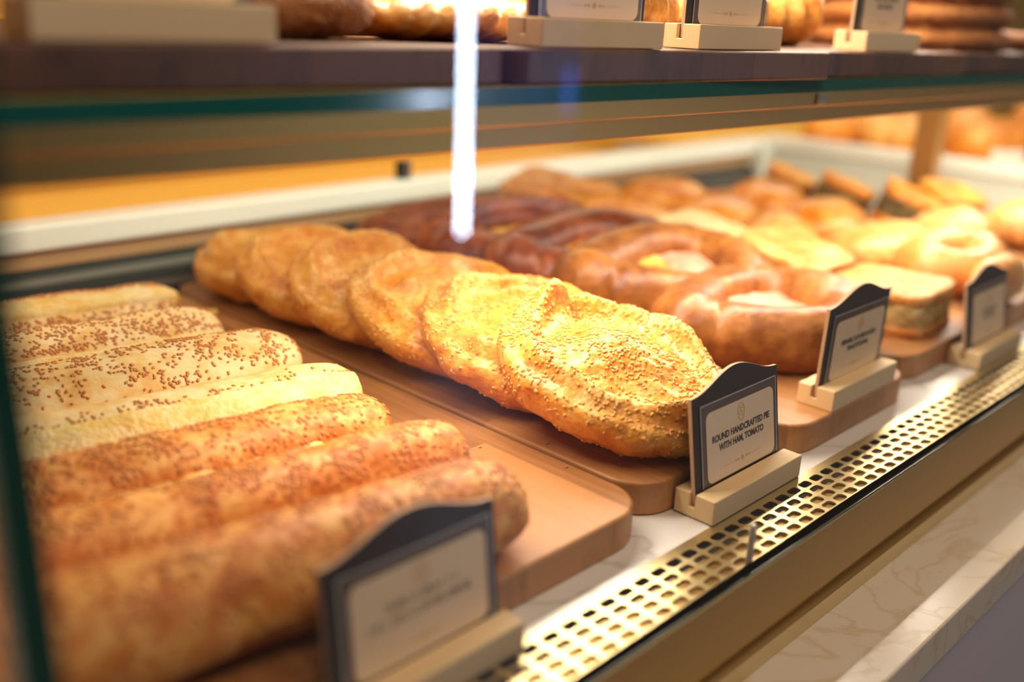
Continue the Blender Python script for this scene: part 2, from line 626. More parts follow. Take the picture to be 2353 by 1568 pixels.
def slab_mesh(w, d, z0, z1, seed, n=22, amp=0.002, freq=50, e=5.0, nz=7, edge=0.35):
    """soft-edged square block between z0 and z1"""
    na = n * 4
    prof = []
    h = z1 - z0
    for k in range(nz):
        t = k / (nz - 1)
        prof.append((1 - 0.05 * edge * (2 * abs(t - 0.5)) ** 4, z0 + h * t))
    rows = [(s, z0) for s in np.linspace(0.02, 0.9, 5)] + prof + [(s, z1 + 0.0008) for s in np.linspace(0.94, 0.02, 12)]
    V = np.zeros((len(rows), na, 3))
    for i, (s, z) in enumerate(rows):
        for j in range(na):
            t = 2 * PI * (j + 0.5) / na
            c, q = math.cos(t), math.sin(t)
            m = (abs(c) ** e + abs(q) ** e) ** (-1 / e)
            V[i, j] = (w / 2 * s * m * c, d / 2 * s * m * q, z)
    v = V.reshape(-1, 3)
    f = grid_faces(len(rows), na)
    nrm = vert_normals(v, f)
    v = displace(v, nrm, amp, freq, seed, 3)
    return v, f


def ring_mesh(R, r, seed, nu=64, nv=16, zs=0.9, amp=0.003):
    V = np.zeros((nu, nv, 3))
    for i in range(nu):
        t = 2 * PI * i / nu
        for j in range(nv):
            q = 2 * PI * j / nv
            V[i, j] = ((R + r * math.cos(q)) * math.cos(t), (R + r * math.cos(q)) * math.sin(t), r * zs + r * zs * math.sin(q))
    v = V.reshape(-1, 3)
    f = grid_faces(nu, nv, True, True)
    return displace(v, vert_normals(v, f), amp, 45, seed, 3), f


# ----------------------------------------------------------------- display case
XR = 1.65
case = empty('display_case', (0, 0, 0), label='brass-trimmed glass bakery display case with marble deck and a glass upper shelf', cat='display case')
box('marble_deck', (-0.30, XR, 0.2875, 0.96, -0.03, 0.0), M['marble'], case)
box('air_channel', (-0.30, XR, 0.2475, 0.2870, -0.060, -0.048), M['channel'], case)


def make_grille():
    px, py = 0.0150, 0.0085
    hx, hy, r = 0.0056, 0.0032, 0.0025
    ys = [0.278, 0.2695, 0.261, 0.2525]
    x_start = 0.445 - 32 * px
    ncol = int((XR - 0.005 - x_start) / px)
    V, F = [], []
    z = 0.0008
    loop = rrect(-hx, hx, -hy, hy, r, 3)
    n = len(loop)
    for cy in ys:
        for i in range(ncol):
            cx = x_start + i * px
            b = len(V)
            for (x, y) in loop:
                m = max(abs(x) / (px / 2), abs(y) / (py / 2))
                V.append((cx + x / m, cy + y / m, z))
            for (x, y) in loop:
                V.append((cx + x, cy + y, z))
            for (x, y) in loop:
                V.append((cx + x, cy + y, z - 0.0014))
            for k in range(n):
                q = (k + 1) % n
                F.append((b + k, b + q, b + n + q, b + n + k))
                F.append((b + n + k, b + n + q, b + 2 * n + q, b + 2 * n + k))
            # corner triangles of the cell
            for (sx, sy) in ((1, -1), (1, 1), (-1, 1), (-1, -1)):
                c = len(V)
                V.append((cx + sx * px / 2, cy + sy * py / 2, z))
                best = sorted(range(n), key=lambda k: (V[b + k][0] - V[c][0]) ** 2 + (V[b + k][1] - V[c][1]) ** 2)
                # neighbours on the two sides of the corner
                for k in range(n):
                    q = (k + 1) % n
                    p1, p2 = V[b + k], V[b + q]
                    on_x = lambda p: abs(abs(p[0] - cx) - px / 2) < 1e-9
                    on_y = lambda p: abs(abs(p[1] - cy) - py / 2) < 1e-9
                    if ((on_x(p1) and on_y(p2)) or (on_y(p1) and on_x(p2))) and (p1[0] - cx) * sx > 0 and (p1[1] - cy) * sy > 0 and (p2[0] - cx) * sx > 0 and (p2[1] - cy) * sy > 0:
                        F.append((b + k, c, b + q))
    x0, x1 = x_start - px / 2, x_start + (ncol - 0.5) * px
    for (xa, xb, ya, yb) in ((x0, x1, 0.278 + py / 2, 0.2878), (x0, x1, 0.2468, 0.2525 - py / 2), (-0.30, x0, 0.2468, 0.2878), (x1, XR, 0.2468, 0.2878)):
        b = len(V)
        V += [(xa, ya, z), (xb, ya, z), (xb, yb, z), (xa, yb, z)]
        F.append((b, b + 1, b + 2, b + 3))
    return mesh_obj('ventilation_grille', V, F, M['gold'], case, smooth=False)


make_grille()
# front brass profile (y, z outline) extruded along x
prof = [(0.2468, 0.0008), (0.2418, 0.0008), (0.2405, -0.001), (0.2405, -0.047), (0.2470, -0.0475), (0.2470, -0.0700), (0.2700, -0.0700), (0.2700, -0.0010), (0.2468, -0.0010)]
prism('front_rail', prof, -0.30, XR, M['gold_face'], case, axis='x')
prism('lower_trim', [(0.2465, -0.0565), (0.2390, -0.0575), (0.2385, -0.0700), (0.2465, -0.0700)], -0.30, XR, M['gold'], case, axis='x')
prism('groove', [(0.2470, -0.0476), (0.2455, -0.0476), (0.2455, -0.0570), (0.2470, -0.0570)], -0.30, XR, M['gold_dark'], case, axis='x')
box('glass_seal', (0.076, XR, 0.2405, 0.2470, 0.0008, 0.0024), M['black'], case)
# front pane; its polished left edge shows green
v, f = boxv(0.0802, XR, 0.2400, 0.2470, 0.0024, 0.60)
pane = mesh_obj('front_glass', v, f, M['glass'], case, smooth=False, mats=[M['glass'], M['glass_edge']], midx=[1, 1, 0, 1, 0, 1])
box('glass_edge_strip', (0.0690, 0.0800, 0.2390, 0.2480, 0.0024, 0.60), M['glass_edge'], case)
box('marble_ledge', (-0.30, XR, 0.1800, 0.2470, -0.102, -0.0705), M['ledge'], case, 0.0015)
box('lower_front_panel', (-0.30, XR, 0.1825, 0.2, -0.70, -0.1025), M['lavender'], case)
# right end
box('end_panel', (XR, XR + 0.018, 0.247, 0.965, -0.03, 0.074), M['white_panel'], case)
box('end_rail', (XR - 0.006, XR + 0.022, 0.245, 0.965, 0.0742, 0.0955), M['white'], case, 0.003)
# rear
box('rear_rail', (-0.30, XR - 0.02, 0.948, 0.985, 0.0665, 0.0915), M['white'], case, 0.003)
box('rear_strip', (-0.30, XR - 0.02, 0.956, 0.975, 0.049, 0.0663), M['tan'], case)
box('corner_post', (XR - 0.055, XR - 0.007, 0.935, 0.975, 0.0, 0.083), M['white_panel'], case, 0.002)
prism('rear_recess', [(0.9600, 0.0488), (0.9600, 0.0002), (0.9200, 0.0002)], -0.30, XR - 0.056, M['black'], case, axis='x')
for k, (yy, zz) in enumerate(((0.9465, 0.0345), (0.9335, 0.0180))):
    prism('louvre_slat', [(yy, zz), (yy + 0.004, zz + 0.0062), (yy + 0.008, zz + 0.0054), (yy + 0.004, zz - 0.0006)], -0.30, XR - 0.056, M['louvre'], case, axis='x')
# post that carries the shelf
box('shelf_post', (1.487, 1.513, 0.585, 0.622, 0.0, 0.246), M['post'], case, 0.002)
# upper shelf
ZS = 0.2585
v, f = boxv(-0.15, XR, 0.385, 0.80, ZS - 0.0095, ZS)
shelf = mesh_obj('upper_shelf', v, f, M['shelf_glass'], case, smooth=False, mats=[M['shelf_glass'], M['shelf_edge']], midx=[0, 0, 1, 1, 0, 1])
prism('shelf_rail', [(0.3925, 0.2488), (0.3925, 0.2375), (0.3935, 0.2365), (0.4300, 0.2365), (0.4300, 0.2488)], -0.15, XR, M['gold_face'], shelf, axis='x')
prism('shelf_rail_lip', [(0.4050, 0.2363), (0.4050, 0.2235), (0.4060, 0.2225), (0.4340, 0.2225), (0.4340, 0.2363)], -0.15, XR, M['gold_face'], shelf, axis='x')
box('shelf_clip', (0.742, 0.756, 0.3900, 0.3926, 0.2380, 0.2470), M['clip'], shelf, 0.001)
gc = box('glass_clip', (0.4595, 0.4640, 0.2470, 0.2500, 0.0010, 0.0260), M['clip'], case, 0.001)


# ----------------------------------------------------------------- boards
def board(x0, x1, y0, y1, z0, t, r, label, mat, rz=0.0, pivot=None):
    cx, cy = (x0 + x1) / 2, (y0 + y1) / 2
    w, d = (x1 - x0), (y1 - y0)
    o = prism('serving_board', rrect(-w / 2, w / 2, -d / 2, d / 2, r, 10), 0.0, t, mat, None, axis='z')
    bevel(o, 0.0022, 3, 0.9)
    o.location = (cx, cy, z0)
    o.rotation_euler = (0, 0, rz)
    return tag(o, label, 'serving board', 'serving boards')


TB = 0.023
ZB = TB + 0.0003
board(0.138, 0.447, 0.3075, 0.915, 0.0003, TB, 0.030, 'beech board under the row of sesame bread sticks', M['board'])
board(0.451, 0.602, 0.318, 0.915, 0.0003, TB, 0.030, 'beech board under the leaning round sesame pies', M['board'])
board(0.606, 0.802, 0.303, 0.915, 0.0003, TB, 0.030, 'beech board under the brown boat-shaped breads', M['board'])
board(0.812, 1.030, 0.318, 0.915, 0.0003, TB, 0.045, 'beech board with rounded corner under the square layered pies', M['board'])
board(1.036, 1.300, 0.318, 0.915, 0.0003, TB, 0.045, 'beech board under the pale puff pastries', M['board'])
board(1.306, 1.478, 0.318, 0.915, 0.0003, TB, 0.045, 'beech board at the far end under the spinach pastries', M['board'])


# ----------------------------------------------------------------- bread sticks
def stick(tip, yaw, L, W, H, label, kind, seed):
    e = empty('bread_stick', (tip[0] - math.cos(yaw) * L / 2, tip[1] - math.sin(yaw) * L / 2, ZB), (0, 0, yaw), label, 'bread stick', 'sesame bread sticks')
    v, f, nu, nv = log_mesh(L, W, H, seed=seed, p=9.0, amp=0.0035, freq=22, nu=70, nv=40, bend=0.004)
    ang = lambda p: math.degrees(math.atan2(p[2] - H * 0.43, p[1] / W * H)) % 360
    if kind == 'whole':
        mesh_obj('crust', v, f, M['stick'] if seed % 2 else M['stick_brown'], e)
        scatter('sesame_coat', v, f, 1250 if seed == 3 else 1500, M['seed'], e, lambda p, n: 0.0 if n[2] < -0.3 else 0.25 + max(0, n[2]) * 0.9, clump=1.1, seed=seed)
    elif kind == 'split_low':      # sesame top, pale cut side under it
        mesh_obj('crust', v, f, M['stick'], e)
        bv, bf = band(v, nu, nv, 146, 196, 0.03, 0.97, 0.002, seed)
        mesh_obj('cut_face', bv, bf, M['crumb'], e)
        scatter('sesame_coat', v, f, 1500, M['seed'], e, lambda p, n: 1.0 if 30 < ang(p) < 140 else (0.8 if 196 < ang(p) < 214 else 0.0), clump=0.7, seed=seed)
    elif kind == 'split_top':      # pale cut face on top, sesame crust below
        mesh_obj('crust', v, f, M['stick'], e)
        bv, bf = band(v, nu, nv, 96, 140, 0.03, 0.97, 0.003, seed)
        mesh_obj('cut_face', bv, bf, M['crumb'], e)
        scatter('sesame_coat', v, f, 1300, M['seed'], e, lambda p, n: 1.0 if 140 < ang(p) < 185 or 70 < ang(p) < 92 else 0.0, clump=0.5, seed=seed)
    elif kind == 'open':           # smooth golden top half, torn crumb toward the front
        mesh_obj('crust', v, f, M['stick'], e)
        bv, bf = band(v, nu, nv, 112, 190, 0.02, 0.985, 0.003, seed, 0.003)
        mesh_obj('cut_face', bv, bf, M['crumb'], e)
        scatter('sesame_coat', v, f, 420, M['seed'], e, lambda p, n: 1.0 if 96 < ang(p) < 140 else 0.05, clump=0.9, seed=seed)
    elif kind == 'cheese':
        mesh_obj('crust', v, f, M['stick_brown'], e)
        bv, bf = band(v, nu, nv, 150, 190, 0.02, 0.72, 0.004, seed, 0.004)
        mesh_obj('cheese_seam', bv, bf, M['cheese'], e)
        scatter('sesame_coat', v, f, 1000, M['seed'], e, lambda p, n: 1.0 if 20 < ang(p) < 148 else 0.0, clump=0.8, seed=seed)
    return e


YW = math.radians(-7.5)
for args in (
    ((0.398, 0.788), YW, 0.29, 0.066, 0.042, 'split bread stick with a sesame side, farthest back on its board', 'split_top', 1),
    ((0.386, 0.697), YW, 0.28, 0.070, 0.044, 'sesame-topped bread stick showing a pale cut side, second from the back', 'split_low', 2),
    ((0.398, 0.607), YW, 0.285, 0.072, 0.047, 'rounded whole bread stick dotted with sesame just behind the torn-open one', 'whole', 3),
    ((0.394, 0.528), YW, 0.290, 0.064, 0.043, 'torn-open bread stick showing white crumb, few seeds', 'open', 4),
    ((0.372, 0.467), YW, 0.275, 0.054, 0.045, 'sesame bread stick with yellow cheese along its front seam', 'cheese', 6),
    ((0.381, 0.402), YW, 0.290, 0.051, 0.046, 'browned whole sesame bread stick second from the front', 'whole', 8),
    ((0.357, 0.334), YW, 0.280, 0.064, 0.052, 'large browned sesame bread stick in front, behind the nearest card', 'whole', 10),
):
    stick(*args)


# ----------------------------------------------------------------- round pies
def pie(cx, cy, cz, tilt, R, T, label, seed, nseed, roll=0.0, rz=0.0):
    e = empty('round_pie', (cx, cy, cz), (tilt, roll, 0.0), label, 'pie', 'round sesame pies')
    v, f = pie_mesh(R, T, seed)
    c, s = math.cos(rz), math.sin(rz)
    v = v @ np.array([[c, s, 0], [-s, c, 0], [0, 0, 1]])
    v[:, 1] *= 1.06
    if seed == 45:      # a pinched tuft of dough on the raised edge
        dd = np.exp(-(((v[:, 0] + 0.006) / 0.016) ** 2 + ((v[:, 1] - 0.074) / 0.017) ** 2)) * (v[:, 2] > 0.010)
        v[:, 2] += 0.013 * dd
        v[:, 1] += 0.004 * dd
        gr = np.exp(-(((v[:, 0] - 0.016 - 0.1 * (v[:, 1] - 0.06)) / 0.007) ** 2)) * np.clip((v[:, 1] - 0.02) / 0.03, 0, 1) * (v[:, 2] > 0.018)
        v[:, 2] -= 0.006 * gr
    mesh_obj('crust', v, f, M['pie'], e)
    scatter('sesame_coat', v, f, nseed, M['seed_gold'], e, lambda p, n: (0.35 if n[2] < 0.1 else 0.45 + 0.8 * n[2]), clump=0.75, seed=seed + 30, size=0.0034)
    return e


PT = 0.052
pies = [
    ((0.526, 0.832), 0.06, 'round sesame pie farthest back in the leaning row', 1000),
    ((0.520, 0.752), 0.20, 'round sesame pie second from the back of the row', 1100),
    ((0.520, 0.668), 0.29, 'round sesame pie third from the back of the row', 1200),
    ((0.520, 0.580), 0.31, 'round sesame pie third from the front of the row', 1300),
    ((0.520, 0.492), 0.31, 'round sesame pie directly under the front pie', 1500),
    ((0.519, 0.404), 0.29, 'frontmost round sesame pie, top of the leaning row', 2400),
]
for k, ((x, y), tl, lab, ns) in enumerate(pies):
    R = 0.080 if k < 5 else 0.083
    z = ZB + (R * 0.73) * math.sin(tl) + 0.001
    pie(x, y, z, tl, R, PT, lab, 40 + k, ns, rz=k * 1.1)


# ----------------------------------------------------------------- boat breads
def boat(cx, cy, cz, rot, label, seed, dark=False, top='ham', a=0.088, b=0.056, r=0.024, hs=0.70):
    e = empty('boat_bread', (cx, cy, cz), rot, label, 'filled bread', 'boat-shaped filled breads')
    fl = lambda q: q * np.stack([np.ones(len(q)), 1 + 0.42 * (q[:, 0] / a - 0.15), np.ones(len(q))], 1)
    v, f = boat_mesh(a, b, r, seed)
    mesh_obj('crust', v, f, M['boat_dark' if dark else 'boat'], e)
    bv, bf = disc_mesh(a * 0.97, b * 0.97, 0.006, seed, 0.001)
    mesh_obj('base_dough', fl(bv), bf, M['boat'], e)
    dv, df = disc_mesh(a * 0.96, b * 0.92, r * 1.05, seed, 0.006)
    mesh_obj('cheese_filling', fl(dv), df, M['melt'], e)
    if top == 'ham':
        hv, hf = disc_mesh(a * hs, b * 0.84 * hs / 0.70, r * 1.05 + 0.003, seed + 1, 0.006, dome=0.006)
        hv[:, 0] += a * (0.88 - hs)
        mesh_obj('ham_slice', fl(hv), hf, M['ham'], e)
    return e


boat(0.748, 0.426, ZB, (0.03, 0.0, -0.30), 'large brown boat bread with ham, front of the board, behind a card', 61, False, 'ham', a=0.078, b=0.062, r=0.0290)
boat(0.750, 0.538, ZB + 0.019, (0.26, 0.02, -0.30), 'brown boat bread with ham and browned cheese leaning behind the front one', 62, False, 'ham', a=0.082, b=0.050, r=0.0270, hs=0.45)
boat(0.754, 0.632, ZB + 0.019, (0.28, 0.0, -0.30), 'boat bread with cheese, painted dark with the reflection tint, middle of its row', 63, True, 'none', a=0.082, b=0.046, r=0.026)
boat(0.747, 0.728, ZB + 0.019, (0.28, 0.0, -0.30), 'boat bread with cheese, painted dark with the reflection tint, fourth from the front', 64, True, 'none', a=0.080, b=0.046, r=0.026)
boat(0.737, 0.825, ZB + 0.011, (0.16, 0.0, -0.25), 'boat bread painted dark with the reflection tint, farthest back, by the rear grille', 65, True, 'none', a=0.078, b=0.046, r=0.024)


# ----------------------------------------------------------------- layered squares and other pastries at the right
def layered(name, cx, cy, cz, w, d, h, rot, label, cat, group, seed, top='phyllo', mid='layers', e_=5.0):
    r = empty(name, (cx, cy, cz), rot, label, cat, group)
    v, f = slab_mesh(w, d, 0, h * 0.22, seed, amp=0.002, e=e_)
    mesh_obj('bottom_crust', v, f, M[top], r)
    v, f = slab_mesh(w * 0.975, d * 0.975, h * 0.2, h * 0.82, seed + 1, amp=0.0035, freq=110, e=e_)
    mesh_obj('filling', v, f, M[mid], r)
    v, f = slab_mesh(w, d, h * 0.78, h, seed + 2, amp=0.0035, freq=45, e=e_)
    mesh_obj('top_crust', v, f, M[top], r)
    return r


G1 = 'square layered pies'
layered('square_pie', 0.925, 0.385, ZB, 0.105, 0.10, 0.040, (0, 0, 0.05), 'square layered cheese pie on the rounded board corner, beside a card', 'pie', G1, 70)
layered('square_pie', 0.930, 0.500, ZB + 0.012, 0.105, 0.10, 0.042, (0.22, 0, -0.06), 'square layered pie leaning behind the front square pie', 'pie', G1, 74)
layered('square_pie', 0.925, 0.605, ZB + 0.012, 0.105, 0.10, 0.042, (0.22, 0, 0.1), 'cream-topped layered pie third in its row', 'pie', G1, 78, top='cream')
layered('square_pie', 0.925, 0.705, ZB + 0.012, 0.105, 0.10, 0.042, (0.22, 0, 0.0), 'pale layered pie fourth in its row', 'pie', G1, 82, top='orange', mid='cream')
layered('square_pie', 0.935, 0.800, ZB + 0.014, 0.105, 0.10, 0.042, (0.24, 0, 0.0), 'orange-topped layered pie near the rear grille', 'pie', G1, 86, top='orange', mid='cream')
layered('cheese_slice', 0.940, 0.872, ZB + 0.045, 0.12, 0.07, 0.022, (0.12, -0.12, 0.35), 'pale yellow cheese pastry slice lying on top at the back', 'pastry', 'cheese pastry slices', 90, top='phyllo', mid='cheese')
layered('cheese_slice', 0.955, 0.800, ZB + 0.052, 0.10, 0.06, 0.018, (0.15, 0.1, 0.2), 'pale yellow cheese pastry slice just in front of the top one', 'pastry', 'cheese pastry slices', 93, top='phyllo', mid='cheese')


def loaf(name, cx, cy, cz, L, W, H, rot, label, cat, group, mat, seed, **kw):
    e = empty(name, (cx, cy, cz), rot, label, cat, group)
    v, f, nu, nv = log_mesh(L, W, H, seed=seed, **kw)
    mesh_obj('crust', v, f, M[mat], e)
    return e, v, f, nu, nv


G2 = 'glazed golden buns'
for k, (x, y, z, L, W, H, rz, lab) in enumerate((
    (1.085, 0.690, 0.010, 0.13, 0.10, 0.050, 0.2, 'glossy orange-gold bun behind the cream-topped pie'),
    (1.105, 0.790, 0.010, 0.13, 0.10, 0.055, -0.2, 'glossy orange-gold bun before the rear corner'),
    (1.215, 0.700, 0.010, 0.13, 0.10, 0.055, 0.3, 'glossy orange-gold bun beside the spinach pastries'),
    (1.190, 0.600, 0.006, 0.14, 0.10, 0.050, 0.1, 'orange-gold bun between pale puffs and spinach pastries'),
    (1.070, 0.595, 0.004, 0.12, 0.09, 0.048, 0.3, 'orange-gold bun right behind the pale long puff'),
)):
    loaf('golden_bun', x, y, ZB + z, L, W, H, (0.1, 0, rz), lab, 'bun', G2, 'orange', 110 + k, p=3.0, amp=0.006, freq=24, nu=40, nv=28)

G3 = 'pale puff pastries'
loaf('puff_pastry', 1.135, 0.490, ZB, 0.17, 0.10, 0.050, (0.1, 0, -0.15), 'long pale puff pastry in the middle of the right-hand board', 'pastry', G3, 'puff', 121, p=3.2, amp=0.006, freq=26, ridges=lambda t, a: 1 + 0.03 * math.sin(26 * t + 3 * a))
loaf('puff_pastry', 1.290, 0.470, ZB, 0.13, 0.10, 0.052, (0.1, 0, 0.1), 'pale puff pastry beside the curled pastry, toward the end panel', 'pastry', G3, 'puff', 122, p=3.2, amp=0.006, freq=26, ridges=lambda t, a: 1 + 0.03 * math.sin(26 * t + 3 * a))
loaf('puff_pastry', 1.420, 0.420, ZB, 0.13, 0.11, 0.055, (0.1, 0, 0.0), 'pale puff pastry with dark filling spot by the end panel', 'pastry', G3, 'puff', 123, p=3.2, amp=0.006, freq=26)
loaf('puff_pastry', 1.070, 0.336, ZB, 0.11, 0.045, 0.052, (0.0, 0, 0.1), 'golden puff pastry half hidden behind the far card', 'pastry', G3, 'puff', 124, p=3.2, amp=0.005, freq=26)
e = empty('curled_pastry', (1.120, 0.405, ZB), (0.12, 0.0, 0.05), 'curled golden pastry with a dark hole, behind the far card', 'pastry', 'curled pastries')
v, f = boat_mesh(0.062, 0.030, 0.027, 131, pinch=(), knob=1.05, point=1.0, flare=0.0)
mesh_obj('crust', v, f, M['puff'], e)
v, f = disc_mesh(0.05, 0.022, 0.010, 132)
mesh_obj('filling', v, f, M['boat_dark'], e)  # dark colour stands in for the shaded hole, no real filling

G4 = 'spinach pastries'
for k, (x, y, z, rot, lab) in enumerate((
    (1.355, 0.755, 0.010, (0.35, 0, 0.5), 'layered pastry with dark green filling, nearest the rear corner'),
    (1.345, 0.660, 0.010, (0.35, 0, 0.6), 'layered pastry with dark green filling, left of the shelf post'),
    (1.350, 0.570, 0.010, (0.35, 0, 0.4), 'layered pastry with a green and white filling, front of its row'),
    (1.440, 0.545, 0.006, (0.30, 0.1, -0.3), 'orange-topped pastry with dark filling at the foot of the shelf post'),
)):
    layered('spinach_pastry', x, y, ZB + z, 0.095, 0.075, 0.050, rot, lab, 'pastry', G4, 140 + 4 * k, top='orange', mid='spinach', e_=3.5)

# crumbs that lie loose on the beech boards
cr = []
for k, (x, y) in enumerate(((0.456, 0.735), (0.432, 0.700), (0.440, 0.660), (0.425, 0.640), (0.4405, 0.372), (0.458, 0.405), (0.420, 0.430), (0.470, 0.352))):
    a = rng.uniform(0, PI)
    big = k == 0
    s = 0.0033
    c, q = math.cos(a), math.sin(a)
    vv = SV * s
    vv = vv @ np.array([[c, q, 0], [-q, c, 0], [0, 0, 1]])
    o = mesh_obj('sesame_seed', vv, SF.copy(), M['seed'])
    o.location = (x, y, ZB + 0.0006)
    tag(o, 'single loose sesame seed lying on the beech boards', 'sesame seed', 'loose sesame seeds')
v, f = slab_mesh(0.028, 0.009, 0, 0.004, 160, amp=0.001, nz=3)
o = mesh_obj('pastry_flake', v, f, M['cheese'])
o.location = (0.425, 0.800, ZB)
o.rotation_euler = (0, 0, -0.3)
tag(o, 'small yellow flake of pastry beside the farthest round pie', 'crumb')


# ----------------------------------------------------------------- price cards
def text_obj(body, x, z, y, size, mat, parent, width=None, name='lettering', bold=0.00022):
    cu = bpy.data.curves.new(name, 'FONT')
    cu.body = body
    cu.size = size
    cu.align_x = 'CENTER'
    cu.align_y = 'CENTER'
    cu.extrude = 0.00004
    cu.offset = bold
    cu.space_line = 0.92
    cu.resolution_u = 3
    o = bpy.data.objects.new(name, cu)
    COL.objects.link(o)
    cu.materials.append(mat)
    o.parent = parent
    o.location = (x, y, z)
    o.rotation_euler = (PI / 2, 0, 0)
    if width:
        bpy.context.view_layer.update()
        if o.dimensions.x > 0:
            o.scale = (width / o.dimensions.x, 1.0, 1.0)
    bpy.context.view_layer.update()
    me = bpy.data.meshes.new_from_object(o.evaluated_get(bpy.context.evaluated_depsgraph_get()))
    q = bpy.data.objects.new(name, me)
    COL.objects.link(q)
    q.parent = parent
    q.location, q.rotation_euler, q.scale = o.location, o.rotation_euler, o.scale
    bpy.data.objects.remove(o)
    if not me.materials:
        me.materials.append(mat)
    return q


def flat_poly(name, loops, y, mat, parent):
    """ink shapes lying on the card (x, z outlines), a hair thick"""
    V, F = [], []
    for lp in loops:
        b, n = len(V), len(lp)
        V += [(p[0], y, p[1]) for p in lp] + [(p[0], y + 0.00008, p[1]) for p in lp]
        F.append(tuple(range(b, b + n)))
        for i in range(n):
            F.append((b + i, b + (i + 1) % n, b + n + (i + 1) % n, b + n + i))
    return mesh_obj(name, V, F, mat, parent, smooth=False)


def blurred_line(x0, x1, zc, h, g):
    """a row of small letter-like strokes, too blurred in the photo to read"""
    loops, x = [], x0
    while x < x1 - 0.001:
        w = g.uniform(0.0016, 0.0026)
        if g.random() < 0.12:
            x += 0.0015
            continue
        s = 0.0005
        loops.append([(x, zc - h / 2), (x + s, zc - h / 2), (x + s, zc + h / 2), (x, zc + h / 2)])
        if g.random() < 0.7:
            loops.append([(x + w - s, zc - h / 2), (x + w, zc - h / 2), (x + w, zc + h / 2), (x + w - s, zc + h / 2)])
        if g.random() < 0.7:
            k = zc + g.choice([-h / 2, 0, h / 2 - s])
            loops.append([(x + s, k), (x + w - s, k), (x + w - s, k + s), (x + s, k + s)])
        x += w + 0.0007
    return loops


